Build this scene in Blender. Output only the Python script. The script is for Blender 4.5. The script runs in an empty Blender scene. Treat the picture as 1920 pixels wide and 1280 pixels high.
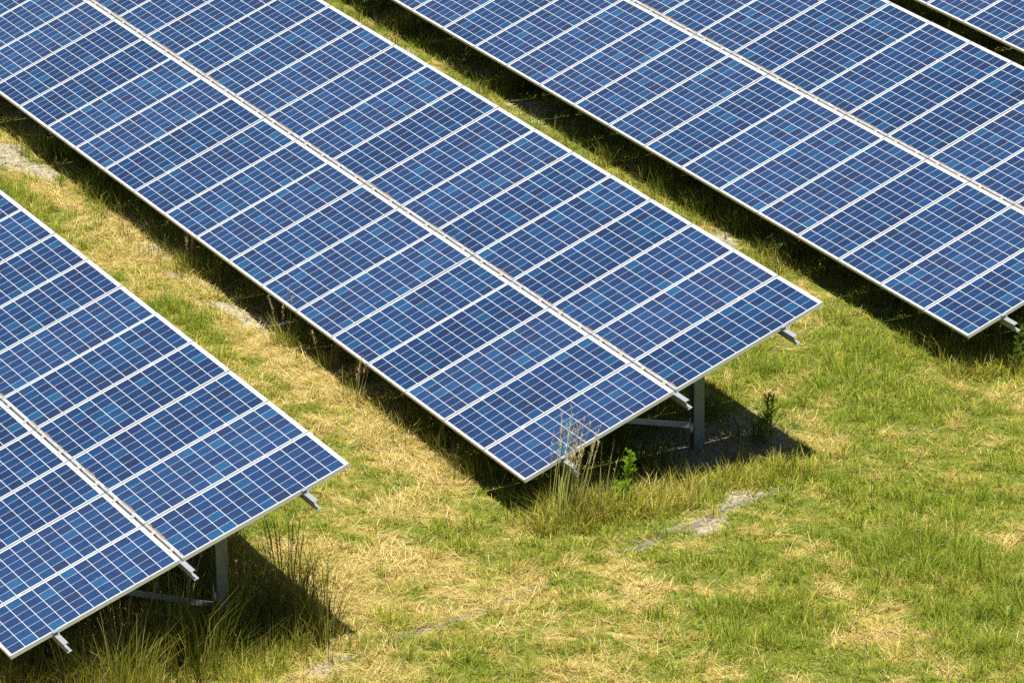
import bpy, bmesh, math, random
import numpy as np
from mathutils import Vector, Matrix, Euler

random.seed(7)
rng = np.random.default_rng(11)
S = bpy.context.scene
COL = S.collection
R = math.radians

# ----------------------------------------------------------------------------- helpers
def link(o, parent=None):
    COL.objects.link(o)
    if parent is not None:
        o.parent = parent
    return o

def tag(o, label=None, cat=None, group=None, kind=None):
    if label: o['label'] = label
    if cat: o['category'] = cat
    if group: o['group'] = group
    if kind: o['kind'] = kind
    return o

def empty(name, loc):
    o = bpy.data.objects.new(name, None)
    o.empty_display_size = 0.3
    o.location = loc
    return link(o)

class MB:
    """collects simple solids; build() links them as ONE mesh object"""
    def __init__(s): s.v = []; s.f = []
    def box(s, x0, x1, y0, y1, z0, z1, T=None):
        b = len(s.v)
        pts = [(x0,y0,z0),(x1,y0,z0),(x1,y1,z0),(x0,y1,z0),(x0,y0,z1),(x1,y0,z1),(x1,y1,z1),(x0,y1,z1)]
        s.v += [tuple(T(*p)) if T else p for p in pts]
        s.f += [tuple(b+i for i in q) for q in ((0,3,2,1),(4,5,6,7),(0,1,5,4),(1,2,6,5),(2,3,7,6),(3,0,4,7))]
        return s
    def tube(s, pts, rad, n=6):
        b = len(s.v); m = len(pts)
        for k, p in enumerate(pts):
            p = Vector(p)
            d = (Vector(pts[min(k+1, m-1)]) - Vector(pts[max(k-1, 0)])).normalized()
            a = d.orthogonal().normalized(); c = d.cross(a)
            r = rad[k] if isinstance(rad, (list, tuple)) else rad
            for j in range(n):
                t = 2*math.pi*j/n
                s.v.append(tuple(p + a*r*math.cos(t) + c*r*math.sin(t)))
        for k in range(m-1):
            for j in range(n):
                s.f.append((b+k*n+j, b+k*n+(j+1) % n, b+(k+1)*n+(j+1) % n, b+(k+1)*n+j))
        s.f.append(tuple(b+j for j in reversed(range(n))))
        s.f.append(tuple(b+(m-1)*n+j for j in range(n)))
        return s
    def mesh(s, name, mat):
        me = bpy.data.meshes.new(name)
        me.from_pydata(s.v, [], s.f); me.materials.append(mat); me.update()
        return me
    def build(s, name, mat, parent=None):
        return link(bpy.data.objects.new(name, s.mesh(name, mat)), parent)

# ----------------------------------------------------------------------------- node helpers
def newmat(name):
    m = bpy.data.materials.new(name); m.use_nodes = True
    nt = m.node_tree; nt.nodes.clear()
    out = nt.nodes.new('ShaderNodeOutputMaterial')
    return m, nt, out

class N:
    """tiny wrapper: N(nt).math('ADD', a, b) ..."""
    def __init__(s, nt): s.nt = nt
    def _in(s, sock, v):
        if isinstance(v, bpy.types.NodeSocket): s.nt.links.new(v, sock)
        elif v is not None: sock.default_value = v
    def math(s, op, a, b=None, c=None, clamp=False):
        n = s.nt.nodes.new('ShaderNodeMath'); n.operation = op; n.use_clamp = clamp
        s._in(n.inputs[0], a); s._in(n.inputs[1], b)
        if c is not None: s._in(n.inputs[2], c)
        return n.outputs[0]
    def mix(s, f, a, b):
        n = s.nt.nodes.new('ShaderNodeMix'); n.data_type = 'RGBA'
        s._in(n.inputs['Factor'], f)
        s._in(n.inputs[6], a); s._in(n.inputs[7], b)
        return n.outputs[2]
    def noise(s, vec, scale, detail=3.0, rough=0.55, dim='3D'):
        n = s.nt.nodes.new('ShaderNodeTexNoise'); n.noise_dimensions = dim
        if vec is not None: s.nt.links.new(vec, n.inputs['Vector'])
        n.inputs['Scale'].default_value = scale; n.inputs['Detail'].default_value = detail
        n.inputs['Roughness'].default_value = rough
        return n.outputs['Fac']
    def ramp(s, f, stops, interp='LINEAR'):
        n = s.nt.nodes.new('ShaderNodeValToRGB'); n.color_ramp.interpolation = interp
        el = n.color_ramp.elements
        while len(el) > 1: el.remove(el[0])
        el[0].position = stops[0][0]; el[0].color = (*stops[0][1], 1)
        for p, c in stops[1:]:
            e = el.new(p); e.color = (*c, 1)
        s.nt.links.new(f, n.inputs[0])
        return n.outputs[0]
    def smooth(s, v, a, b):
        n = s.nt.nodes.new('ShaderNodeMapRange'); n.interpolation_type = 'SMOOTHSTEP'
        s._in(n.inputs['Value'], v); n.inputs['From Min'].default_value = a; n.inputs['From Max'].default_value = b
        return n.outputs['Result']
    def attr(s, name, t='GEOMETRY'):
        n = s.nt.nodes.new('ShaderNodeAttribute'); n.attribute_name = name; n.attribute_type = t
        return n
    def bsdf(s, **kw):
        n = s.nt.nodes.new('ShaderNodeBsdfPrincipled')
        for k, v in kw.items():
            s._in(n.inputs[k.replace('_', ' ')], v)
        return n

# ----------------------------------------------------------------------------- constants of the plant
PW, PL = 0.992, 1.956            # module size
PITCH = 1.0121                   # module pitch along the row
GAP = 0.0249                     # gap between lower and upper module
GROUND = -0.55
CAM = np.array([45.2045, -22.1205, 19.9758])
CR = np.array([[0.44094, 0.897474, -0.01055], [0.303623, -0.160214, -0.939226], [-0.844621, 0.410939, -0.343139]])
FOC = 9436.2
T0 = 0.368851
def row_origin(tilt, y, z):
    return (y + PL*(math.cos(T0)-math.cos(tilt)), z + PL*(math.sin(T0)-math.sin(tilt)))
ROWS = {}
def addrow(key, x, y, z, dt, n):
    t = T0 + dt
    yy, zz = row_origin(t, y, z)
    ROWS[key] = dict(x=x, y=yy, z=zz, t=t, n=n)
addrow('centre', 0.0, 0.0, 0.0, 0.0, 20)
addrow('near', 2.207, -6.7112, 0.1268, -0.015757, 13)
addrow('back', -1.683, 6.5575, -0.0027, 0.003405, 19)
addrow('far', -5.588, 13.09, 0.0, 0.0, 11)

# ----------------------------------------------------------------------------- fields over the ground
def _hash(ix, iy, seed):
    h = (ix.astype(np.int64)*374761393 + iy.astype(np.int64)*668265263 + seed*974634777) & 0xFFFFFFFF
    h = ((h ^ (h >> 13))*1274126177) & 0xFFFFFFFF
    return ((h ^ (h >> 16)) & 0xFFFF)/65535.0
def vnoise(x, y, seed=0):
    ix = np.floor(x); iy = np.floor(y); fx = x-ix; fy = y-iy
    fx = fx*fx*(3-2*fx); fy = fy*fy*(3-2*fy)
    a = _hash(ix, iy, seed); b = _hash(ix+1, iy, seed); c = _hash(ix, iy+1, seed); d = _hash(ix+1, iy+1, seed)
    return (a*(1-fx)+b*fx)*(1-fy) + (c*(1-fx)+d*fx)*fy
def fbm(x, y, seed=0, octv=4):
    s = 0; a = 0.5; t = 0
    for k in range(octv):
        s = s + a*vnoise(x*2**k+17.3*k, y*2**k-9.1*k, seed+k); t += a; a *= 0.55
    return s/t
def sstep(v, a, b):
    t = np.clip((v-a)/(b-a), 0, 1); return t*t*(3-2*t)
def height(x, y):
    near = sstep(np.hypot(x+6, y-4), 60, 25)
    return GROUND + near*(0.10*(fbm(x*0.45, y*0.45, 3, 3)-0.5) + 0.05*(fbm(x*2.2, y*2.2, 5, 2)-0.5))
def blobs(x, y, lst):
    s = np.zeros_like(x)
    wx = x + 0.8*(fbm(x*2.5, y*2.5, 41, 4)-0.5); wy = y + 0.8*(fbm(x*2.5, y*2.5, 47, 4)-0.5)
    for bx, by, rx, ry, w in lst:
        s = s + w*np.exp(-(((wx-bx)/rx)**2+((wy-by)/ry)**2))
    return s
TRACK = [(2.58,-3.81),(2.2,-2.81),(1.94,-1.81),(1.07,0.72),(0.79,1.64),(0.49,2.39),(0.28,3.11),(-0.09,3.86),(-0.41,5.01),(-0.55,6.64),(-1.0,9.0)]
def track_dist(x, y):
    d = np.full_like(x, 1e9); along = np.zeros_like(x)
    for (ax, ay), (bx, by) in zip(TRACK[:-1], TRACK[1:]):
        dx, dy = bx-ax, by-ay
        t = np.clip(((x-ax)*dx+(y-ay)*dy)/(dx*dx+dy*dy), 0, 1)
        d = np.minimum(d, np.hypot(x-ax-t*dx, y-ay-t*dy))
    return d
SAND = [(-14.87,-0.25,0.8,0.22,1.3),(-14.1,-0.02,0.5,0.2,1.2),(-15.6,-0.5,0.8,0.3,1.0),(-10.4,0.05,0.42,0.16,1.0),(-9.35,-0.12,0.3,0.13,0.8),
        (-7.76,-0.12,0.42,0.16,1.35),(-7.3,0.1,0.35,0.16,1.1),(-17.34,6.25,0.6,0.15,0.9),(-16.2,6.2,0.6,0.15,1.1),(-13.3,6.7,0.8,0.2,0.9),
        (-7.6,6.4,0.7,0.15,0.9),(-15.52,6.8,0.5,0.15,0.6),(0.78,1.75,0.24,0.45,0.66),(0.45,2.55,0.18,0.45,0.72),(1.07,0.8,0.14,0.25,0.55),(2.5,-3.5,0.25,0.4,0.55)]
MULCH = [(-1.35,3.0,0.75,0.75,1.25),(-1.1,3.4,0.5,0.4,1.0),(-0.9,2.6,0.5,0.4,0.7)]
DRY = [(-6.34,0.0,0.8,0.5,.45),(-6.74,-0.3,0.5,0.3,.4),(-10.83,-0.1,1.0,0.3,.4),(-5.0,-0.1,1.2,0.35,.35),(-3.4,-0.15,1.2,0.35,.35),(-1.7,-0.3,0.8,0.4,.3),
       (1.8,-1.0,0.6,0.5,.25),(0.2,-1.8,0.9,0.7,.3),(0.6,-2.6,1.0,0.5,.35),(2.38,0.0,0.3,0.3,.4),(2.1,0.5,0.35,0.4,.35),(2.6,1.1,0.3,0.5,.4),(1.71,2.25,0.3,0.35,.35),(4.04,1.76,0.25,0.3,.55),(4.3,2.2,0.3,0.25,.4),
       (2.38,2.26,0.3,0.35,.45),(2.58,4.6,0.3,0.45,.4),(2.4,3.7,0.3,0.3,.25),(-10.1,0.3,0.8,0.3,.35),(-1.6,4.5,0.6,0.5,.25),(-9.0,6.0,1.0,0.3,.25),(-12,6.2,1.5,0.3,.2),
       (-4.6,5.7,0.4,0.4,.45),(3.3,-0.4,0.3,0.4,.35),(3.9,-1.0,0.35,0.5,.3),(1.4,-3.0,0.5,0.5,.3),(-0.6,4.6,0.35,0.5,.2)]
GREEN = [(2.7,3.3,0.55,0.9,.62),(3.4,3.5,0.4,0.6,.5),(3.4,1.5,0.4,0.45,.5),(4.3,3.3,0.35,0.5,.5),(3.9,0.7,0.45,0.4,.45),(4.9,2.6,0.6,0.8,.4),(3.2,0.9,0.3,0.3,.35),
         (-13.12,-1.0,0.9,0.4,.6),(-12.0,-1.3,0.8,0.3,.3),(-7.7,-0.75,0.8,0.25,.6),(-9.6,-1.3,1.0,0.4,.3),(-0.21,-0.75,0.25,0.25,.4),(-3.06,4.6,1.3,0.6,.33),(1.53,4.3,0.5,0.7,.35),(-3.0,6.2,0.8,0.5,.4),
         (0.3,3.6,0.6,0.5,.3),(-1.4,5.6,1.0,0.7,.25),(0.1,1.2,0.4,0.6,.3),(-5.8,-0.9,0.5,0.2,.4),(1.1,-0.4,0.4,0.5,.2),(2.0,-2.6,0.5,0.5,.15),(3.0,-1.9,0.5,0.5,.2),(3.2,0.1,0.4,0.4,.2),(2.2,1.6,0.4,0.4,.25)]
def bare_field(x, y):
    b = blobs(x, y, SAND)
    return np.clip(b*(0.1+1.5*fbm(x*4, y*4, 61, 4)), 0, 1)
def track_field(x, y):
    td = track_dist(x + 0.16*(fbm(x*3, y*3, 91, 3)-0.5), y)
    return np.exp(-(td/0.07)**2)*(1-0.45*sstep(y, 2.8, 3.6))*(0.35+0.65*sstep(vnoise(x*0.9+5, y*0.9, 77), 0.2, 0.7))
def mulch_field(x, y):
    return np.clip(blobs(x, y, MULCH), 0, 1)
def dry_field(x, y):
    d = 0.37 + 0.75*(fbm(x*0.9, y*0.9, 21, 4)-0.5) + 1.25*(fbm(x*3.3, y*3.3, 31, 3)-0.5) + 0.8*(vnoise(x*9.0, y*9.0, 37)-0.5)
    lane = np.exp(-((y+0.2)/1.0)**2)*sstep(x, 0.2, -2.0)
    d = d - 0.06*sstep(x+0.3*y, 0.5, 3.0) - 0.06*sstep(y, 2.5, 4.5) + 0.25*lane + 0.13*np.exp(-((x-1.0)/2.2)**2-((y+2.0)/1.6)**2) + 1.15*blobs(x, y, DRY) - 0.85*blobs(x, y, GREEN)
    return np.clip(d, 0, 1)
def rows_edge(x, y):
    """(signed) metres inside the footprint from the low edge of a table, plus inside flag"""
    inside = np.zeros_like(x, bool); e = np.full_like(x, -9.0)
    for r in ROWS.values():
        Y = y - r['y']; X = x - r['x']
        ok = (X < 0.15) & (X > -r['n']*PITCH-0.5)
        d = np.minimum(Y, 3.7-Y)
        d = np.minimum(d, -X+0.1)
        d = np.where(ok, d, -9.0)
        e = np.maximum(e, d)
    return e
def shade_zone(x, y):
    """1 where the mower does not reach: under the tables, feathering out at their low edges"""
    z = np.zeros_like(x)
    for r in ROWS.values():
        Y = y - r['y']; X = x - r['x']
        w = 0.30*(fbm(x*1.7, y*1.7, 71, 2)-0.5)
        a = sstep(Y+w, -0.12, 0.25)*sstep(Y+w, 3.75, 3.3)*sstep(X+w, 0.12, -0.25)
        z = np.maximum(z, a)
    return z
def project(x, y, z):
    d = np.stack([x-CAM[0], y-CAM[1], z-CAM[2]], -1)
    c = d @ CR.T
    return 960+FOC*c[..., 0]/c[..., 2], 640+FOC*c[..., 1]/c[..., 2]
def in_view(x, y, m=140):
    u, v = project(x, y, np.full_like(x, GROUND+0.05))
    return (u > -m) & (u < 1920+m) & (v > -m) & (v < 1280+m+80)
def hidden(x, y, h=0.1):
    """behind a table as seen from the photograph's side of the field"""
    out = np.zeros_like(x, bool)
    for r in ROWS.values():
        t = r['t']; n = np.array([0, -math.sin(t), math.cos(t)])
        o = np.array([r['x'], r['y'], r['z']])
        P = np.stack([x, y, np.full_like(x, GROUND+h)], -1)
        d = CAM - P
        k = ((o-P) @ n)/(d @ n)
        Q = P + d*k[:, None] - o
        s = Q[:, 1]*math.cos(t)+Q[:, 2]*math.sin(t)
        out |= (k > 0) & (Q[:, 0] < -0.1) & (Q[:, 0] > -r['n']*PITCH) & (s > 0.12) & (s < 3.8)
    return out

# ----------------------------------------------------------------------------- materials
def mat_laminate(name, soiled):
    m, nt, out = newmat(name); g = N(nt)
    tc = nt.nodes.new('ShaderNodeTexCoord'); sep = nt.nodes.new('ShaderNodeSeparateXYZ')
    nt.links.new(tc.outputs['Object'], sep.inputs[0])
    x, y = sep.outputs[0], sep.outputs[1]
    oi = nt.nodes.new('ShaderNodeObjectInfo'); rnd = oi.outputs['Random']
    u = g.math('DIVIDE', g.math('ADD', x, 0.4740), 0.15800)
    v = g.math('DIVIDE', g.math('SUBTRACT', y, 0.027), 0.15730)
    fu = g.math('FRACT', u); fv = g.math('FRACT', v)
    au = g.math('ABSOLUTE', g.math('SUBTRACT', fu, 0.5)); av = g.math('ABSOLUTE', g.math('SUBTRACT', fv, 0.5))
    lu = g.math('GREATER_THAN', au, 0.5-0.0018/0.15800)       # thin gaps, along the slope
    lv = g.math('GREATER_THAN', av, 0.5-0.0027/0.15730)       # wider gaps, along the row
    outu = g.math('GREATER_THAN', g.math('ABSOLUTE', g.math('SUBTRACT', u, 3.0)), 2.985)
    outv = g.math('GREATER_THAN', g.math('ABSOLUTE', g.math('SUBTRACT', v, 6.0)), 5.975)
    line = g.math('MAXIMUM', g.math('MAXIMUM', lu, lv), g.math('MAXIMUM', outu, outv))
    cmb = nt.nodes.new('ShaderNodeCombineXYZ')
    nt.links.new(g.math('FLOOR', u), cmb.inputs[0]); nt.links.new(g.math('FLOOR', v), cmb.inputs[1])
    nt.links.new(g.math('MULTIPLY', rnd, 913.0), cmb.inputs[2])
    wn = nt.nodes.new('ShaderNodeTexWhiteNoise'); wn.noise_dimensions = '3D'
    nt.links.new(cmb.outputs[0], wn.inputs['Vector'])
    val = wn.outputs['Value']
    cell = g.ramp(val, [(0.0, (0.0050, 0.016, 0.061)), (0.15, (0.0034, 0.020, 0.076)), (0.5, (0.0028, 0.0255, 0.090)),
                        (0.84, (0.0028, 0.031, 0.103)), (0.94, (0.0040, 0.043, 0.122)), (1.0, (0.007, 0.063, 0.148))])
    # module-to-module tone
    tone = g.math('ADD', 0.88, g.math('MULTIPLY', rnd, 0.24))
    vm = nt.nodes.new('ShaderNodeVectorMath'); vm.operation = 'SCALE'
    nt.links.new(cell, vm.inputs[0]); nt.links.new(tone, vm.inputs['Scale'])
    cell = vm.outputs[0]
    # polycrystalline flakes inside the cell
    vo = nt.nodes.new('ShaderNodeTexVoronoi'); vo.inputs['Scale'].default_value = 70
    nt.links.new(tc.outputs['Object'], vo.inputs['Vector'])
    fl = g.math('ADD', 0.80, g.math('MULTIPLY', vo.outputs['Color'], 0.40))
    vm2 = nt.nodes.new('ShaderNodeVectorMath'); vm2.operation = 'SCALE'
    nt.links.new(cell, vm2.inputs[0]); nt.links.new(fl, vm2.inputs['Scale'])
    cell = vm2.outputs[0]
    # bus bars: five silvery lines along the slope
    fb = g.math('ABSOLUTE', g.math('SUBTRACT', g.math('FRACT', g.math('MULTIPLY', fu, 5.0)), 0.5))
    bus = g.math('LESS_THAN', fb, 0.075)
    cell = g.mix(g.math('MULTIPLY', bus, 0.26), cell, (0.13, 0.19, 0.29, 1))
    base = g.mix(line, cell, (0.64, 0.66, 0.68, 1))
    # dust film and run-off dirt above the lower frame
    nz = g.noise(tc.outputs['Object'], 9.0, 4.0, 0.6)
    cmb2 = nt.nodes.new('ShaderNodeCombineXYZ')
    nt.links.new(g.math('ADD', x, g.math('MULTIPLY', rnd, 40.0)), cmb2.inputs[0]); nt.links.new(g.math('MULTIPLY', rnd, 77.0), cmb2.inputs[1])
    ns = g.noise(cmb2.outputs[0], 4.0, 3.0, 0.6)
    film = g.math('MULTIPLY', g.math('MULTIPLY', g.math('SUBTRACT', nz, 0.25, clamp=True), 0.06), rnd)
    base = g.mix(film, base, (0.45, 0.42, 0.36, 1))
    mp = nt.nodes.new('ShaderNodeCombineXYZ')
    nt.links.new(g.math('ADD', x, g.math('MULTIPLY', rnd, 131.0)), mp.inputs[0]); nt.links.new(g.math('MULTIPLY', y, 0.55), mp.inputs[1]); nt.links.new(rnd, mp.inputs[2])
    spot = g.smooth(g.noise(mp.outputs[0], 5.5, 5.0, 0.68), 0.735, 0.80)
    base = g.mix(g.math('MULTIPLY', spot, 0.55), base, (0.42, 0.40, 0.35, 1))
    if soiled:
        wid = g.math('ADD', 0.022, g.math('MULTIPLY', g.smooth(ns, 0.38, 0.62), 0.028))
        band = g.math('LESS_THAN', y, wid)
        band = g.math('MULTIPLY', band, g.smooth(g.math('ADD', g.math('MULTIPLY', ns, 0.7), g.math('MULTIPLY', nz, 0.35)), 0.30, 0.55))
        dirt = g.mix(nz, (0.30, 0.21, 0.13, 1), (0.13, 0.12, 0.08, 1))
        base = g.mix(g.math('MULTIPLY', band, 0.80), base, dirt)
    p = g.bsdf(Base_Color=base, Roughness=0.55)
    p.inputs['Coat Weight'].default_value = 0.6; p.inputs['Coat Roughness'].default_value = 0.06; p.inputs['Coat IOR'].default_value = 1.45
    p.inputs['Specular IOR Level'].default_value = 0.12
    nt.links.new(p.outputs[0], out.inputs[0])
    return m

def mat_metal(name, col, rough, metallic, streak=0.1, dirt=None):
    m, nt, out = newmat(name); g = N(nt)
    tc = nt.nodes.new('ShaderNodeTexCoord')
    nz = g.noise(tc.outputs['Object'], 14.0, 4.0, 0.6)
    c2 = tuple(max(0, c-streak) for c in col)
    base = g.mix(nz, (*c2, 1), (*col, 1))
    if dirt:
        n2 = g.noise(tc.outputs['Object'], 5.0, 4.0, 0.65)
        base = g.mix(g.math('MULTIPLY', g.smooth(n2, 0.5, 0.75), 0.5), base, (*dirt, 1))
    p = g.bsdf(Base_Color=base, Metallic=metallic, Roughness=g.math('ADD', rough-0.06, g.math('MULTIPLY', nz, 0.12)))
    nt.links.new(p.outputs[0], out.inputs[0])
    return m

def mat_frame():
    """anodised module frame, with silt gathered along the lower edge of some modules"""
    m, nt, out = newmat('anodised_frame'); g = N(nt)
    tc = nt.nodes.new('ShaderNodeTexCoord'); sep = nt.nodes.new('ShaderNodeSeparateXYZ')
    nt.links.new(tc.outputs['Object'], sep.inputs[0])
    oi = nt.nodes.new('ShaderNodeObjectInfo')
    nz = g.noise(tc.outputs['Object'], 11.0, 4.0, 0.6)
    base = g.mix(nz, (0.56, 0.57, 0.57, 1), (0.66, 0.66, 0.65, 1))
    low = g.math('LESS_THAN', sep.outputs[1], 0.02)
    f = g.math('MULTIPLY', low, g.smooth(nz, 0.42, 0.62))
    base = g.mix(g.math('MULTIPLY', f, 0.45), base, (0.36, 0.30, 0.21, 1))
    p = g.bsdf(Base_Color=base, Metallic=0.35, Roughness=0.42)
    nt.links.new(p.outputs[0], out.inputs[0])
    return m

def mat_blade(name, rough=0.55, trans=0.42):
    m, nt, out = newmat(name); g = N(nt)
    a = g.attr('tint')
    p = g.bsdf(Base_Color=a.outputs['Color'], Roughness=rough)
    p.inputs['Specular IOR Level'].default_value = 0.25
    tr = nt.nodes.new('ShaderNodeBsdfTranslucent'); nt.links.new(a.outputs['Color'], tr.inputs[0])
    mx = nt.nodes.new('ShaderNodeMixShader'); mx.inputs[0].default_value = trans
    nt.links.new(p.outputs[0], mx.inputs[1]); nt.links.new(tr.outputs[0], mx.inputs[2])
    nt.links.new(mx.outputs[0], out.inputs[0])
    return m

def mat_ground():
    m, nt, out = newmat('field_soil'); g = N(nt)
    geo = nt.nodes.new('ShaderNodeNewGeometry'); P = geo.outputs['Position']
    a = g.attr('cover'); sep = nt.nodes.new('ShaderNodeSeparateColor'); nt.links.new(a.outputs['Color'], sep.inputs[0])
    bare, dry, mul = sep.outputs[0], sep.outputs[1], sep.outputs[2]
    n1 = g.noise(P, 1.3, 5, 0.6); n2 = g.noise(P, 14.0, 5, 0.65); n3 = g.noise(P, 60.0, 3, 0.6)
    thatch = g.ramp(n2, [(0.28, (0.12, 0.095, 0.025)), (0.5, (0.29, 0.23, 0.060)), (0.72, (0.46, 0.38, 0.13))])
    turf = g.ramp(n2, [(0.28, (0.045, 0.060, 0.010)), (0.5, (0.12, 0.140, 0.022)), (0.75, (0.24, 0.23, 0.045))])
    c = g.mix(g.smooth(g.math('ADD', dry, g.math('MULTIPLY', g.math('SUBTRACT', n1, 0.5), 0.6)), 0.3, 0.7), turf, thatch)
    sand = g.ramp(n2, [(0.25, (0.16, 0.145, 0.105)), (0.48, (0.33, 0.29, 0.21)), (0.8, (0.52, 0.465, 0.35))])
    c = g.mix(g.smooth(g.math('ADD', bare, g.math('MULTIPLY', g.math('SUBTRACT', n3, 0.5), 0.5)), 0.22, 0.5), c, sand)
    mulch = g.ramp(n3, [(0.3, (0.14, 0.125, 0.11)), (0.5, (0.30, 0.27, 0.23)), (0.72, (0.52, 0.47, 0.40))])
    c = g.mix(g.smooth(mul, 0.3, 0.7), c, mulch)
    trk = g.ramp(n3, [(0.3, (0.08, 0.075, 0.05)), (0.5, (0.17, 0.155, 0.115)), (0.75, (0.28, 0.26, 0.20))])
    c = g.mix(g.smooth(g.math('ADD', a.outputs['Alpha'], g.math('MULTIPLY', g.math('SUBTRACT', n2, 0.5), 0.6)), 0.35, 0.7), c, trk)
    p = g.bsdf(Base_Color=c, Roughness=0.95); p.inputs['Specular IOR Level'].default_value = 0.1
    bp = nt.nodes.new('ShaderNodeBump'); bp.inputs['Strength'].default_value = 0.6; bp.inputs['Distance'].default_value = 0.03
    nt.links.new(g.math('ADD', n2, g.math('MULTIPLY', n3, 0.4)), bp.inputs['Height']); nt.links.new(bp.outputs[0], p.inputs['Normal'])
    nt.links.new(p.outputs[0], out.inputs[0])
    return m

M_LAM = mat_laminate('clean_cell_laminate', False)
M_LAM_D = mat_laminate('silted_cell_laminate', True)
M_FRAME = mat_frame()
M_GALV = mat_metal('galvanised_steel', (0.42, 0.45, 0.46), 0.45, 0.35, 0.12)
M_POST = mat_metal('weathered_post_steel', (0.27, 0.31, 0.29), 0.5, 0.35, 0.10, (0.22, 0.21, 0.15))
M_CLAMP = mat_metal('clamp_aluminium', (0.52, 0.51, 0.45), 0.45, 0.2, 0.12, (0.34, 0.31, 0.24))
M_BLADE = mat_blade('grass_blade')
M_STRAW = mat_blade('straw_stalk', 0.5, 0.18)
M_GROUND = mat_ground()

# ----------------------------------------------------------------------------- ground: one sheet to the horizon
def axis(a, b, step, far):
    c = list(np.arange(a, b+1e-6, step)); d = step
    lo = [a]; hi = [c[-1]]
    while lo[-1] > -far: d *= 1.35; lo.append(lo[-1]-d)
    d = step
    while hi[-1] < far: d *= 1.35; hi.append(hi[-1]+d)
    return np.array(lo[1:][::-1] + c + hi[1:])
gx = axis(-24, 9, 0.09, 1500); gy = axis(-9, 17.5, 0.09, 1500)
GX, GY = np.meshgrid(gx, gy)
fx, fy = GX.ravel(), GY.ravel()
gz = height(fx, fy)
nx, ny = len(gx), len(gy)
me = bpy.data.meshes.new('ground')
idx = np.arange(nx*ny).reshape(ny, nx)
quads = np.stack([idx[:-1, :-1], idx[:-1, 1:], idx[1:, 1:], idx[1:, :-1]], -1).reshape(-1, 4)
me.vertices.add(nx*ny); me.vertices.foreach_set('co', np.stack([fx, fy, gz], -1).ravel().astype(np.float32))
me.loops.add(quads.size); me.loops.foreach_set('vertex_index', quads.ravel().astype(np.int32))
me.polygons.add(len(quads)); me.polygons.foreach_set('loop_start', np.arange(0, quads.size, 4, dtype=np.int32))
me.update(); me.validate()
at = me.color_attributes.new('cover', 'FLOAT_COLOR', 'POINT')
cov = np.stack([bare_field(fx, fy), dry_field(fx, fy), mulch_field(fx, fy), track_field(fx, fy)], -1)
at.data.foreach_set('color', cov.ravel().astype(np.float32))
me.materials.append(M_GROUND)
tag(link(bpy.data.objects.new('ground', me)), 'sandy ground under the mown grass and between the panel rows', 'ground', kind='structure')

# ----------------------------------------------------------------------------- blades as arrays
def blades(base, az, lean, length, width, curve, color, name, mat, parent=None):
    """one ribbon per row of the arrays: root, middle, tip; 'curve' bends the upper half further over"""
    n = len(az)
    d = np.stack([np.cos(az), np.sin(az)], -1)
    side = np.stack([-np.sin(az), np.cos(az)], -1)
    tw = rng.uniform(-0.8, 0.8, n)
    sd = np.stack([side[:, 0]*np.cos(tw)+d[:, 0]*np.sin(tw), side[:, 1]*np.cos(tw)+d[:, 1]*np.sin(tw), np.zeros(n)], -1)
    l1 = length*0.55; l2 = length*0.45
    a2 = np.minimum(lean+curve, 2.0)
    mid = base + np.stack([d[:, 0]*np.sin(lean)*l1, d[:, 1]*np.sin(lean)*l1, np.cos(lean)*l1], -1)
    tip = mid + np.stack([d[:, 0]*np.sin(a2)*l2, d[:, 1]*np.sin(a2)*l2, np.cos(a2)*l2], -1)
    w = width[:, None]*0.5
    V = np.stack([base-sd*w, base+sd*w, mid+sd*w*0.8, mid-sd*w*0.8, tip], 1).reshape(-1, 3)
    k = np.arange(n)[:, None]*5
    L = np.concatenate([k+0, k+1, k+2, k+3, k+3, k+2, k+4], 1).ravel()
    st = (np.arange(n)[:, None]*7 + np.array([0, 4])).ravel()
    me = bpy.data.meshes.new(name)
    me.vertices.add(len(V)); me.vertices.foreach_set('co', V.ravel().astype(np.float32))
    me.loops.add(len(L)); me.loops.foreach_set('vertex_index', L.astype(np.int32))
    me.polygons.add(len(st)); me.polygons.foreach_set('loop_start', st.astype(np.int32))
    me.update(calc_edges=True)
    c = np.concatenate([np.repeat(color, 5, 0), np.ones((n*5, 1))], 1)
    a = me.color_attributes.new('tint', 'FLOAT_COLOR', 'POINT'); a.data.foreach_set('color', c.ravel().astype(np.float32))
    me.materials.append(mat)
    return link(bpy.data.objects.new(name, me), parent)

PAL_G = np.array([[0.135, 0.225, 0.013], [0.215, 0.310, 0.018], [0.300, 0.370, 0.025], [0.225, 0.310, 0.045]])
PAL_Y = np.array([[0.440, 0.420, 0.045], [0.510, 0.450, 0.070], [0.360, 0.385, 0.036]])
PAL_S = np.array([[0.620, 0.480, 0.150], [0.700, 0.565, 0.220], [0.530, 0.390, 0.110], [0.740, 0.625, 0.300], [0.380, 0.245, 0.070]])
def tint(dry, n):
    g = PAL_G[rng.integers(0, len(PAL_G), n)]; y = PAL_Y[rng.integers(0, len(PAL_Y), n)]; s = PAL_S[rng.integers(0, len(PAL_S), n)]
    d = np.clip(dry + rng.normal(0, 0.24, n), 0, 1)[:, None]
    c = np.where(d < 0.5, g+(y-g)*np.clip(d/0.5, 0, 1), y+(s-y)*np.clip((d-0.5)/0.3, 0, 1))
    return c*rng.uniform(0.52, 1.42, (n, 1))

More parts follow.
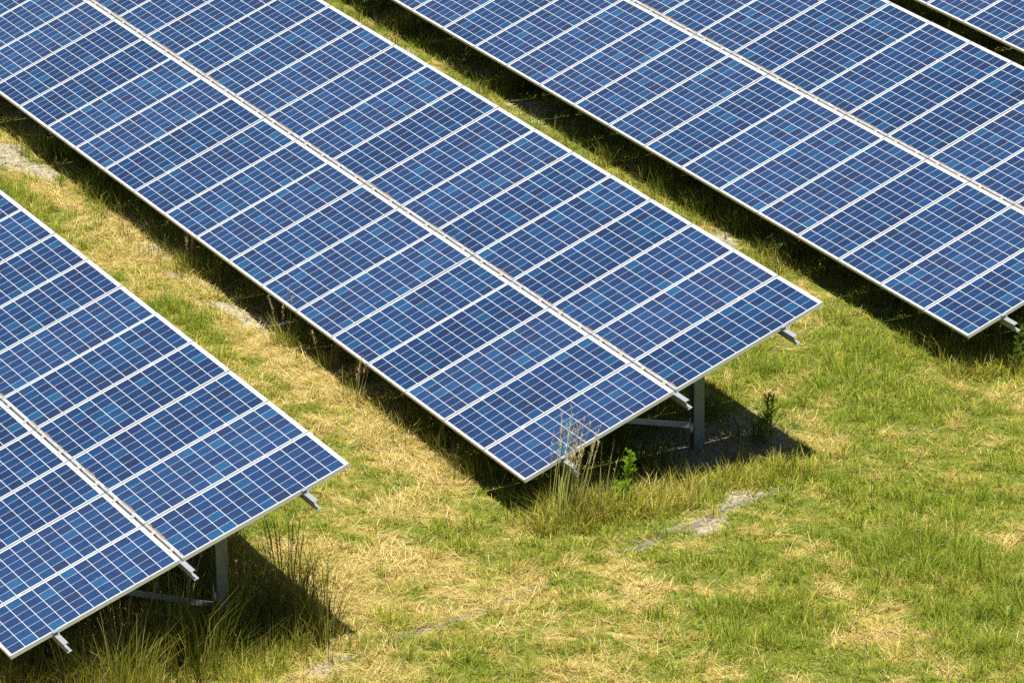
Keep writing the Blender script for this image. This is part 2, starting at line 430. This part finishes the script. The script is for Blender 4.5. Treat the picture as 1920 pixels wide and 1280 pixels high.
def scatter(dens, box, keep_out=0.10, keep_hid=0.15, m=140):
    x0, x1, y0, y1 = box
    n = int(dens*(x1-x0)*(y1-y0))
    x = rng.uniform(x0, x1, n); y = rng.uniform(y0, y1, n)
    p = np.where(in_view(x, y, m), 1.0, keep_out)*np.where(hidden(x, y), keep_hid, 1.0)
    k = rng.uniform(0, 1, n) < p
    return x[k], y[k]

def expand(x, y, per, rad):
    n = len(x); c = per.sum()
    i = np.repeat(np.arange(n), per)
    r = np.repeat(rad, per)*np.sqrt(rng.uniform(0, 1, c)); a = rng.uniform(0, 2*math.pi, c)
    return i, x[i]+r*np.cos(a), y[i]+r*np.sin(a), a, r

BOX = (-23, 8.5, -8.5, 17)
# --- mown lawn
x, y = scatter(300, BOX)
bare = bare_field(x, y); mul = mulch_field(x, y); shade = shade_zone(x, y)
k = rng.uniform(0, 1, len(x)) > np.clip(0.55*sstep(fbm(x*5, y*5, 57, 3), 0.55, 0.35)*(1-0.8*np.clip(blobs(x, y, GREEN), 0, 1)) + 0.72*track_field(x, y) + 1.0*bare+0.9*np.clip(mul, 0, 1)+0.45*shade, 0, 0.95)
x, y, shade = x[k], y[k], shade[k]
dry = dry_field(x, y); lush = np.clip(blobs(x, y, GREEN)*1.6, 0, 1)
tdry = np.clip(dry + rng.normal(0, 0.16, len(x)), 0, 1)
th = (0.015+0.14*fbm(x*6, y*6, 51, 2)**1.5+0.12*lush*rng.uniform(0.2, 1.3, len(x)) + 0.03*shade)*rng.uniform(0.7, 1.3, len(x))
per = rng.integers(7, 16, len(x))
i, bx, by, a, r = expand(x, y, per, rng.uniform(0.02, 0.075, len(x)))
n = len(i)
az = a + rng.normal(0, 0.9, n)
lean = np.clip(rng.normal(0.78, 0.38, n) + 0.30*tdry[i] - 0.25*lush[i], 0.02, 1.5)
ln = th[i]*rng.uniform(0.6, 1.5, n)
wd = rng.uniform(0.0045, 0.0105, n)
bz = height(bx, by)-0.004
o = blades(np.stack([bx, by, bz], -1), az, lean, ln, wd, rng.uniform(0.1, 0.9, n), tint(tdry[i], n), 'short_grass', M_BLADE)
tag(o, 'patchy mown grass, green and straw yellow, covering the open ground', 'grass', kind='stuff')
N_LAWN = n
# --- longer tufts missed by the mower, and the fringe along the row ends
x, y = scatter(24, BOX, 0.1, 0.1)
gr = np.clip(blobs(x, y, GREEN)*1.6, 0, 1)
k = rng.uniform(0, 1, len(x)) < (0.10+0.90*gr)*(1-np.clip(bare_field(x, y)*1.5, 0, 1))*(1-shade_zone(x, y))
x, y = x[k], y[k]; hh = rng.uniform(0.10, 0.24, len(x))+0.09*gr[k]; dr = np.clip(dry_field(x, y)*0.55, 0, 0.5); pr = rng.integers(18, 46, len(x)); rd = rng.uniform(0.04, 0.12, len(x))
for r_ in ROWS.values():
    m = 460
    fxx = r_['x']+rng.normal(0.06, 0.14, m)-0.12; fyy = r_['y']+rng.uniform(-0.1, 3.5, m)
    keep = rng.uniform(0, 1, m) < sstep(fbm(fxx*2.2, fyy*2.2, 121, 3), 0.36, 0.62)
    fxx, fyy = fxx[keep], fyy[keep]
    m = len(fxx)
    x = np.concatenate([x, fxx]); y = np.concatenate([y, fyy]); hh = np.concatenate([hh, rng.uniform(0.12, 0.32, m)])
    dr = np.concatenate([dr, rng.uniform(0.15, 0.6, m)]); pr = np.concatenate([pr, rng.integers(8, 22, m)]); rd = np.concatenate([rd, np.full(m, 0.07)])
m = 210
x = np.concatenate([x, rng.uniform(-0.12, 0.42, m)]); y = np.concatenate([y, rng.uniform(0.0, 2.1, m)])
hh = np.concatenate([hh, rng.uniform(0.12, 0.46, m)]); dr = np.concatenate([dr, rng.uniform(0.2, 0.75, m)])
pr = np.concatenate([pr, rng.integers(8, 20, m)]); rd = np.concatenate([rd, np.full(m, 0.07)])
i, bx, by, a, r = expand(x, y, pr, rd)
n = len(i)
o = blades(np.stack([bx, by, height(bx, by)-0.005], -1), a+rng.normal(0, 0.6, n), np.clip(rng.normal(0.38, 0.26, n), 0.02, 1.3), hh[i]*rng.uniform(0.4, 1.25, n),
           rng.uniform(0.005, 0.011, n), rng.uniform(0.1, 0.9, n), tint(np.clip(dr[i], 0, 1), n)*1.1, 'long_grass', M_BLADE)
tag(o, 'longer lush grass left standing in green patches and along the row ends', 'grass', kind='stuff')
# --- lying straw
x, y = scatter(330, BOX, 0.06, 0.08)
dry = dry_field(x, y); shade = shade_zone(x, y); bare = bare_field(x, y)
k = rng.uniform(0, 1, len(x)) < np.clip((dry-0.44)*1.6, 0.015, 1)*(1-0.75*shade)*(1-0.7*np.clip(bare*1.5, 0, 1))
x, y = x[k], y[k]
flow = 2*math.pi*fbm(x*0.8, y*0.8, 81, 2)*1.6
per = rng.integers(2, 7, len(x))
i, bx, by, a, r = expand(x, y, per, np.full(len(x), 0.09))
n = len(i)
az = flow[i] + rng.normal(0, 0.7, n) + math.pi*rng.integers(0, 2, n)
lean = np.clip(rng.normal(1.35, 0.16, n), 0.8, 1.56)
col = PAL_S[rng.integers(0, len(PAL_S), n)]*rng.uniform(0.8, 1.2, (n, 1))
o = blades(np.stack([bx, by, height(bx, by)+rng.uniform(0.005, 0.05, n)], -1), az, lean, rng.uniform(0.07, 0.30, n), rng.uniform(0.003, 0.006, n),
           rng.uniform(-0.1, 0.3, n), col, 'dry_straw', M_STRAW)
tag(o, 'loose tan straw lying in swathes over the mown grass', 'straw', kind='stuff')
# --- litter on the bare soil
x, y = scatter(900, (-16, 4, -5, 8), 0.05, 0.06)
p = np.clip(mulch_field(x, y), 0, 1)*0.9 + 0.30*np.clip(bare_field(x, y)*1.5, 0, 1) + 0.25*track_field(x, y)
k = rng.uniform(0, 1, len(x)) < p
x, y = x[k], y[k]; n = len(x)
LIT = np.array([[0.32, 0.26, 0.18], [0.20, 0.15, 0.10], [0.45, 0.38, 0.26], [0.10, 0.08, 0.06], [0.50, 0.42, 0.24]])
o = blades(np.stack([x, y, height(x, y)+rng.uniform(0.002, 0.02, n)], -1), rng.uniform(0, 6.283, n), np.clip(rng.normal(1.4, 0.15, n), 0.9, 1.57), rng.uniform(0.03, 0.13, n),
           rng.uniform(0.005, 0.016, n), rng.uniform(-0.1, 0.4, n), LIT[rng.integers(0, len(LIT), n)]*rng.uniform(0.7, 1.2, (n, 1)), 'leaf_litter', M_STRAW)
tag(o, 'brown and grey litter of dead stalks strewn on the bare soil', 'litter', kind='stuff')
# --- unmown growth in the shade of the tables
x, y = scatter(150, BOX, 0.05, 0.06)
shade = shade_zone(x, y); mul = mulch_field(x, y); bare = bare_field(x, y)
clump = sstep(fbm(x*1.3, y*1.3, 101, 3), 0.36, 0.62)
edge = np.zeros_like(x)
for r_ in ROWS.values():
    Y = y-r_['y']; X = x-r_['x']
    edge = np.maximum(edge, np.exp(-((Y+0.02)/0.22)**2)*(X < 0.1))
near_row = ((y < -2.9) & (x > -0.6)).astype(float)
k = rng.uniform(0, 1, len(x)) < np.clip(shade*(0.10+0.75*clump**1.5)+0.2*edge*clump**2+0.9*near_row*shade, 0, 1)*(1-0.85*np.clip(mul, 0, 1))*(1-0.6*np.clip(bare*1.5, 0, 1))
x, y, clump, near_row = x[k], y[k], clump[k], near_row[k]
hh = (0.09+0.27*clump)*rng.uniform(0.6, 1.25, len(x)) + near_row*(0.38+0.45*clump)*rng.uniform(0.4, 1.4, len(x))
per = rng.integers(5, 12, len(x))
i, bx, by, a, r = expand(x, y, per, np.full(len(x), 0.07))
n = len(i)
tall = hh[i]*rng.uniform(0.55, 1.25, n)
# keep them below the table
cap = np.full(n, 9.0)
for r_ in ROWS.values():
    Y = by-r_['y']; X = bx-r_['x']
    zz = r_['z']+np.clip(Y-0.12, 0, 9)*math.tan(r_['t'])-0.08-GROUND
    cap = np.where((X < 0.1) & (Y > -0.25) & (Y < 3.8), np.minimum(cap, zz), cap)
lean = np.clip(rng.normal(0.25, 0.2, n), 0, 1.1)
tall = np.minimum(tall, cap*0.95)
dry = np.clip(0.22+0.5*(fbm(bx*1.1, by*1.1, 111, 3)-0.5)+0.2*near_row[i]+rng.normal(0, 0.1, n), 0, 1)
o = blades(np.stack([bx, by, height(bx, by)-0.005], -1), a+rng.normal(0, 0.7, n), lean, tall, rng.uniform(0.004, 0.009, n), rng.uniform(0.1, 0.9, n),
           tint(dry, n)*0.6, 'undergrowth', M_BLADE)  # blade colours scaled down, painting deeper shade in below the tables
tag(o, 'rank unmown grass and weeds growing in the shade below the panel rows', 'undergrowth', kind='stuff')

# ----------------------------------------------------------------------------- single plants
def gz1(x, y): return float(height(np.array([x]), np.array([y]))[0])

def tuft_arrays(n, rad, hmin, hmax, lean_m, lean_s, wmin, wmax, dry):
    a = rng.uniform(0, 2*math.pi, n); r = rad*np.sqrt(rng.uniform(0, 1, n))
    base = np.stack([r*np.cos(a), r*np.sin(a), np.full(n, -0.01)], -1)
    return (base, a+rng.normal(0, 0.5, n), np.clip(rng.normal(lean_m, lean_s, n), 0.02, 1.2), rng.uniform(hmin, hmax, n),
            rng.uniform(wmin, wmax, n), rng.uniform(0.1, 0.7, n), tint(np.clip(dry+rng.normal(0, 0.1, n), 0, 1), n))

def stalk_curve(h, az, lean, bend, k=7):
    pts = []; p = Vector((0, 0, 0)); a = lean
    for j in range(k):
        pts.append(p.copy())
        p = p + Vector((math.cos(az)*math.sin(a), math.sin(az)*math.sin(a), math.cos(a)))*(h/(k-1))
        a += bend/(k-1)
    return pts

def vcolor(o, rgb):
    me = o.data; a = me.color_attributes.new('tint', 'FLOAT_COLOR', 'POINT')
    a.data.foreach_set('color', np.tile(np.array([*rgb, 1.0], np.float32), len(me.vertices)))

def seed_head(pts, name, parent, rgb, nb=34, ln=0.035):
    """a loose panicle of short bristles round the top of a stalk"""
    P = np.array([list(p) for p in pts]); n = nb
    t = np.clip(np.linspace(0, 1, n)+rng.normal(0, 0.01, n), 0, 1)*(len(P)-1); i = np.minimum(t.astype(int), len(P)-2); f = (t-i)[:, None]
    base = P[i]*(1-f)+P[i+1]*f
    c = np.tile(np.array(rgb), (n, 1))*rng.uniform(0.75, 1.2, (n, 1))
    return blades(base, rng.uniform(0, 2*math.pi, n), rng.uniform(0.2, 0.8, n), rng.uniform(0.6, 1.3, n)*ln, rng.uniform(0.004, 0.008, n), rng.uniform(-.2, .3, n), c, name, M_STRAW, parent)

def grass_clump(x, y, label, n_blade, h, n_stalk, hs, dry, rad=0.14, lean=0.3, stalk_rgb=(0.42, 0.36, 0.14), head_rgb=(0.55, 0.42, 0.26), group=None, stalk_az=None, lean_st=0.12, head=True, thick=1.0):
    r = empty('tall_grass', (x, y, gz1(x, y)))
    tag(r, label, 'grass clump', group, 'thing')
    b, az, le, ln, w, cu, co = tuft_arrays(n_blade, rad, h*0.5, h, lean, 0.2, 0.004, 0.009, dry)
    blades(b, az, le, ln, w, cu, co, 'leaf_blades', M_BLADE, r)
    for k in range(n_stalk):
        sa = rng.uniform(0, 2*math.pi); q = rad*0.9*math.sqrt(rng.uniform())
        az1 = (stalk_az + rng.normal(0, 0.6)) if stalk_az is not None else sa
        pts = stalk_curve(hs*rng.uniform(0.72, 1.08), az1, abs(rng.normal(lean_st, 0.08)), rng.uniform(0.02, 0.3))
        off = Vector((q*math.cos(sa), q*math.sin(sa), -0.01))
        pts = [p+off for p in pts]
        mb = MB().tube(pts, [thick*v_ for v_ in (0.0042, 0.004, 0.0038, 0.0034, 0.003, 0.0026, 0.0018)], 5)
        st = mb.build('stalk', M_STRAW, r)
        j = rng.uniform(0.7, 1.2); vcolor(st, (stalk_rgb[0]*j, stalk_rgb[1]*j, stalk_rgb[2]*j))
        if head:
            seed_head(pts[4:], 'seed_head', st, head_rgb, int(rng.integers(24, 46)), 0.045)
    return r

def feather_weed(x, y, label, spikes, h, rgb, spread=0.10):
    """soft-leaved weed: upright stems thickly set with thread-like leaves"""
    r = empty('feathery_weed', (x, y, gz1(x, y))); tag(r, label, 'weed')
    for k in range(spikes):
        a = 2*math.pi*k/spikes + rng.uniform(0, 1); q = spread*(0.3+rng.uniform())*(0 if spikes == 1 else 1)
        hh = h*(1.0 if k == 0 else 0.82 if k == 1 else rng.uniform(0.35, 0.6))
        off = Vector((q*math.cos(a), q*math.sin(a), -0.01))
        pts = [p+off for p in stalk_curve(hh, a, 0.05+0.06*k/max(1, spikes), 0.08)]
        st = MB().tube(pts, [0.007, 0.0065, 0.006, 0.005, 0.004, 0.003, 0.002], 6).build('stem', M_BLADE, r)
        vcolor(st, (0.16, 0.17, 0.05))
        P = np.array([list(p) for p in pts]); nb = int(20*hh/0.5)+5
        B = []; A = []; Lg = []
        for q_ in range(nb):                                              # side branches set thickly with threads
            t = rng.beta(1.3, 1.1)*0.97; tt = t*(len(P)-1)*0.999; ii = int(tt); p0 = P[ii]*(1-tt+ii)+P[ii+1]*(tt-ii)
            az_ = rng.uniform(0, 2*math.pi); bl = (0.13*(1-t)**0.7+0.035)*rng.uniform(0.5, 1.25); up_ = rng.uniform(0.5, 1.3)
            m = int(18+220*bl); u_ = rng.uniform(0, 1, m)
            B.append(p0+np.outer(u_*bl, [math.cos(az_), math.sin(az_), up_])); A.append(rng.uniform(0, 2*math.pi, m)); Lg.append((0.045-0.018*u_)*rng.uniform(0.6, 1.2, m))
        t = rng.uniform(0.1, 1, 260)*(len(P)-1)*0.999; ii = t.astype(int); f = (t-ii)[:, None]
        B.append(P[ii]*(1-f)+P[ii+1]*f); A.append(rng.uniform(0, 2*math.pi, 260)); Lg.append(rng.uniform(0.02, 0.05, 260))
        base = np.concatenate(B); az = np.concatenate(A); ln = np.concatenate(Lg); n = len(az)
        c = np.tile(np.array(rgb), (n, 1))*rng.uniform(0.6, 1.35, (n, 1))
        blades(base, az, rng.uniform(0.1, 1.0, n), ln, rng.uniform(0.003, 0.006, n), rng.uniform(-0.2, 0.5, n), c, 'foliage', M_BLADE, r)
    return r

def leafy_weed(x, y, label, n_stem, h, rgb):
    """broad-leaved weed: a few stems with alternating pointed leaves"""
    r = empty('leafy_weed', (x, y, gz1(x, y))); tag(r, label, 'weed')
    for k in range(n_stem):
        a = 2*math.pi*k/n_stem+rng.uniform(0, 1)
        pts = [p+Vector((0.04*math.cos(a), 0.04*math.sin(a), 0)) for p in stalk_curve(h*rng.uniform(0.7, 1.1), a, 0.2+rng.uniform(0, 0.3), 0.5)]
        st = MB().tube(pts, [0.006, 0.0055, 0.005, 0.0045, 0.004, 0.003, 0.002], 5).build('stem', M_BLADE, r)
        vcolor(st, (0.14, 0.17, 0.05))
        n = int(rng.integers(16, 26)); P = np.array([list(p) for p in pts]); t = np.linspace(0.15, 1, n)*(len(P)-1)*0.999
        i = t.astype(int); f = (t-i)[:, None]; base = P[i]*(1-f)+P[i+1]*f
        c = np.tile(np.array(rgb), (n, 1))*rng.uniform(0.6, 1.3, (n, 1))
        blades(base, np.arange(n)*2.4+a, rng.uniform(0.7, 1.4, n), rng.uniform(0.06, 0.14, n), rng.uniform(0.016, 0.030, n), rng.uniform(0.1, 0.6, n), c, 'foliage', M_BLADE, r)
    return r

grass_clump(0.12, 0.40, 'tall pale grass with pinkish seed heads rising past the middle row low corner', 300, 0.62, 26, 1.2, 0.45, 0.22, 0.24, stalk_az=1.2, stalk_rgb=(0.62, 0.64, 0.18), head_rgb=(0.66, 0.52, 0.32), thick=1.05)
grass_clump(0.10, 0.80, 'bushy green grass tuft between the pink seed heads and the bright feathery weed', 380, 0.58, 6, 0.75, 0.28, 0.26, 0.32, head_rgb=(0.50, 0.47, 0.2))
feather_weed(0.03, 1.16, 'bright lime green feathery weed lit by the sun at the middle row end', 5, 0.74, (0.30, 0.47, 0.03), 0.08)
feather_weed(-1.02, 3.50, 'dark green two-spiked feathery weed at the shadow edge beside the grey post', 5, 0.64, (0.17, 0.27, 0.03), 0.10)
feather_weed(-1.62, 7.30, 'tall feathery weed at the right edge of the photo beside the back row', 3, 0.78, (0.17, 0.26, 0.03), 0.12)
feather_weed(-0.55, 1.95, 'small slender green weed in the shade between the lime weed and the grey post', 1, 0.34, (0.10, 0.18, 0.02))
grass_clump(2.16, -5.50, 'long pale green grass bending over in the sun below the near row corner', 260, 0.95, 8, 1.05, 0.45, 0.24, 0.28, stalk_rgb=(0.5, 0.46, 0.16), head=False)
grass_clump(2.12, -5.98, 'yellowish grass clump at the bottom edge of the photo under the near row', 240, 0.75, 4, 0.85, 0.55, 0.22, 0.25, stalk_rgb=(0.5, 0.46, 0.16), head=False)
grass_clump(1.25, -5.2, 'shaded grass clump under the near row, behind the sunlit pale grass', 240, 0.8, 5, 0.85, 0.4, 0.28, 0.3)
grass_clump(1.99, -4.55, 'reddish dry grass tuft at the shadow edge of the near row bottom', 110, 0.35, 5, 0.5, 0.85, 0.14, 0.5, head=False)
grass_clump(0.98, -3.22, 'thin brown seed stalks standing upright in the shadow end of the near row', 50, 0.5, 13, 1.12, 0.55, 0.14, 0.2, (0.33, 0.25, 0.10), (0.40, 0.28, 0.14), lean_st=0.05)
grass_clump(0.92, -3.75, 'rank dark grass under the near row just left of its post', 190, 0.85, 7, 1.0, 0.35, 0.22, 0.25)
grass_clump(1.02, -4.55, 'tall shaded grass under the near row between two beam ends', 220, 0.85, 8, 0.95, 0.40, 0.26, 0.28)
grass_clump(0.55, -4.25, 'deep green grass mass standing farther in under the near row', 220, 0.75, 4, 0.9, 0.25, 0.28, 0.25)
grass_clump(-4.22, -0.10, 'straw coloured stalks against the shade below the middle row, nearest its corner', 60, 0.35, 5, 0.62, 0.6, 0.1, 0.25)
grass_clump(-6.42, -0.02, 'long bent grass blades beside the sunlit sand patch below the middle row', 60, 0.5, 4, 0.66, 0.4, 0.1, 0.3)
grass_clump(-5.45, 0.12, 'two green seed stalks leaning out of the shadow farther down the sunny lane', 45, 0.35, 3, 0.62, 0.3, 0.09, 0.25)
grass_clump(-9.45, 0.05, 'loose green grass tuft on the shadow line between two small sand patches', 80, 0.42, 4, 0.55, 0.35, 0.14, 0.35)
grass_clump(-2.55, 0.15, 'short green tuft in shade under the second panel from the middle row end', 60, 0.35, 3, 0.5, 0.3, 0.1, 0.25)
leafy_weed(-13.95, 0.42, 'broad leaved weed sprawling over the shadow line near the large sand patch', 5, 0.42, (0.10, 0.16, 0.025))
leafy_weed(-12.9, 0.40, 'low dark leafy weed beside the sprawling one under the middle row', 4, 0.30, (0.07, 0.12, 0.02))
leafy_weed(-14.3, 7.05, 'small sunlit leafy weed in the narrow lane under the back row', 4, 0.36, (0.14, 0.21, 0.03))
leafy_weed(-18.6, 6.75, 'yellow green leafy weed at the top edge of the photo between two rows', 4, 0.40, (0.17, 0.22, 0.04))
leafy_weed(-6.3, 6.75, 'dark leafy weed in shade below the back row near the middle row far corner', 5, 0.36, (0.07, 0.13, 0.02))

# ----------------------------------------------------------------------------- solar tables
random.seed(3)
def frame_mesh():
    mb = MB(); a, b, w, d = PW/2, PL, 0.013, 0.040
    mb.box(-a, -a+w, 0, b, -d, 0); mb.box(a-w, a, 0, b, -d, 0)
    mb.box(-a+w, a-w, 0, w, -d, 0); mb.box(-a+w, a-w, b-w, b, -d, 0)
    return mb.mesh('panel_frame', M_FRAME)
def lam_mesh(mat, nm):
    return MB().box(-PW/2+0.013, PW/2-0.013, 0.013, PL-0.013, -0.0085, -0.0025).mesh(nm, mat)
FRAME_ME = frame_mesh(); LAM_A = lam_mesh(M_LAM, 'solar_panel'); LAM_B = lam_mesh(M_LAM_D, 'solar_panel_silted')
CLIP_ME = MB().box(-0.028, 0.028, -0.034, 0.030, 0.0005, 0.0045).box(-0.012, 0.012, -0.009, 0.008, -0.04, 0.0005).box(-0.008, 0.008, -0.008, 0.007, 0.0045, 0.010).mesh('gap_clip', M_CLAMP)
MIDC_ME = MB().box(-0.019, 0.019, -0.03, 0.03, 0.0005, 0.0035).box(-0.006, 0.006, -0.03, 0.03, -0.04, 0.0005).mesh('mid_clamp', M_FRAME)
ENDC_ME = MB().box(-0.012, 0.040, -0.03, 0.03, 0.0005, 0.004).box(0.005, 0.009, -0.03, 0.03, -0.04, 0.0005).box(0.009, 0.040, -0.03, 0.03, -0.0385, -0.0345).mesh('end_clamp', M_GALV)

def solar_table(key, name_label, group='rows of solar panels'):
    r = ROWS[key]; t = r['t']; n = r['n']; ct, st = math.cos(t), math.sin(t)
    gl = gz1(r['x']-1.2, r['y']+2.7)
    root = empty('solar_table', (r['x'], r['y'], gl)); tag(root, name_label, 'solar panels', group)
    zl = r['z']-gl
    def T(x, s, nn): return (x, s*ct-nn*st, zl+s*st+nn*ct)
    def put(me, nm, x, s, nn, parent=root, j=0.0):
        o = bpy.data.objects.new(nm, me); link(o, parent)
        o.location = T(x, s, nn); o.rotation_euler = (t+random.uniform(-j, j), random.uniform(-j, j), 0)
        return o
    for i in range(n):
        for up in (0, 1):
            s0 = up*(PL+GAP)
            p = put(LAM_B if up else LAM_A, 'solar_panel', -(i+0.5)*PITCH, s0, random.uniform(-0.0012, 0.0012), root, R(0.10))
            link(bpy.data.objects.new('panel_frame', FRAME_ME), p)
    sm = PL+GAP/2; SP = (0.51, sm, 3.40)
    # three Z-section purlins running the length of the row and past its end
    for s in SP:
        mb = MB(); x0, x1 = -n*PITCH-0.25, 0.255
        top = -0.0405
        mb.box(x0, x1, s-0.026, s+0.026, top-0.003, top, T)                  # top flange
        mb.box(x0, x1, s-0.026, s-0.023, top-0.104, top-0.003, T)            # web, on the low side
        mb.box(x0, x1, s-0.023, s+0.030, top-0.104, top-0.101, T)            # bottom flange
        mb.box(x0, x1, s+0.023, s+0.026, top-0.017, top-0.003, T)            # lip
        mb.build('purlin', M_GALV, root)
    for i in range(n):
        for f in (0.25, 0.75):
            put(CLIP_ME, 'gap_clip', -(i+f)*PITCH+random.uniform(-.01, .01), sm, 0.001)
        if i:
            for s in (SP[0], SP[2]): put(MIDC_ME, 'mid_clamp', -i*PITCH, s, 0.001)
    for s in (SP[0], SP[2]):
        put(ENDC_ME, 'end_clamp', -0.01, s, 0.001)
    # driven C-section posts with rafter and brace
    x = -1.19
    while x > -n*PITCH+0.5:
        yp = 2.74; w = 0.064; th = 0.006
        topz = zl+(yp+w)*math.tan(t)-0.20
        mb = MB()
        mb.box(x+w-th, x+w, yp-w, yp+w, -0.6, topz)                           # flange towards the row end
        mb.box(x-w, x-w+th, yp-w, yp+w, -0.6, topz)
        mb.box(x-w+th, x+w-th, yp+w-th, yp+w, -0.6, topz)
        mb.box(x+w-th-0.018, x+w-th, yp-w, yp-w+th, -0.6, topz)               # lips
        mb.box(x-w+th, x-w+th+0.018, yp-w, yp-w+th, -0.6, topz)
        mb.build('post', M_POST, root)
        xr = x-w-0.045
        mr = MB().box(xr-0.03, xr+0.03, 0.25, 3.66, -0.275, -0.1535, T)
        mr.build('rafter', M_GALV, root)
        za = 0.27
        yb = 1.05; zb = zl+yb*math.tan(t)-0.27
        mbq = MB(); a0 = Vector((xr+0.02, yp-w, za)); a1 = Vector((xr+0.02, yb, zb))
        d = (a1-a0).normalized(); up = Vector((1, 0, 0)).cross(d)
        def B(u, v, q): return tuple(a0+d*u+up*v+Vector((q, 0, 0)))
        L = (a1-a0).length
        mbq.box(0.0, L, -0.028, 0.028, 0.034, 0.037, B); mbq.box(0.0, L, 0.025, 0.028, 0.0, 0.034, B); mbq.box(0.0, L, -0.028, -0.025, 0.0, 0.034, B)
        mbq.build('brace', M_GALV, root)
        bolt = MB()
        for zz in (za, ): bolt.tube([(x+w, yp-0.03, zz), (x+w+0.012, yp-0.03, zz)], 0.011, 6)
        bolt.build('bolt', M_GALV, root)
        x -= 3.54
    return root

solar_table('centre', 'middle row of blue solar panels crossing the photo, seeding grass at its low corner')
solar_table('near', 'lower left row of blue solar panels over tall dark grass')
solar_table('back', 'upper right row of blue solar panels, between the middle row and farthest row')
solar_table('far', 'farthest row of blue solar panels, only a sliver cut by the top right corner')

# ----------------------------------------------------------------------------- light, sky, camera
sun_to = Vector((0.18, -0.092, 0.98)).normalized()
sl = bpy.data.lights.new('sun', 'SUN'); sl.energy = 5.0; sl.angle = R(0.53); sl.color = (1.0, 0.955, 0.88)
so = link(bpy.data.objects.new('sun', sl)); so.rotation_euler = (-sun_to).to_track_quat('-Z', 'Y').to_euler()
so.location = (0, 0, 40)
w = bpy.data.worlds.new('World'); S.world = w; w.use_nodes = True
wn = w.node_tree; wn.nodes.clear()
sky = wn.nodes.new('ShaderNodeTexSky'); sky.sky_type = 'NISHITA'; sky.sun_disc = False
sky.sun_elevation = math.asin(sun_to.z); sky.sun_rotation = math.atan2(sun_to.x, sun_to.y)
bg = wn.nodes.new('ShaderNodeBackground'); bg.inputs[1].default_value = 0.05
wo = wn.nodes.new('ShaderNodeOutputWorld')
wn.links.new(sky.outputs[0], bg.inputs[0]); wn.links.new(bg.outputs[0], wo.inputs[0])

cd = bpy.data.cameras.new('camera'); cd.sensor_width = 36.0; cd.sensor_fit = 'HORIZONTAL'; cd.lens = FOC/1920*36
cd.clip_start = 0.5; cd.clip_end = 6000
co = link(bpy.data.objects.new('camera', cd))
rot = Matrix([CR[0], -CR[1], -CR[2]]).transposed()
co.matrix_world = Matrix.Translation(Vector(CAM)) @ rot.to_4x4()
S.camera = co
S.view_settings.view_transform = 'Standard'; S.view_settings.look = 'None'
S.view_settings.exposure = 0.72; S.view_settings.gamma = 1.0
S.render.film_transparent = False
S.cycles.max_bounces = 6
S.cycles.use_denoising = False
S.cycles.filter_width = 1.5
print('lawn blades', N_LAWN, 'objects', len(S.objects))
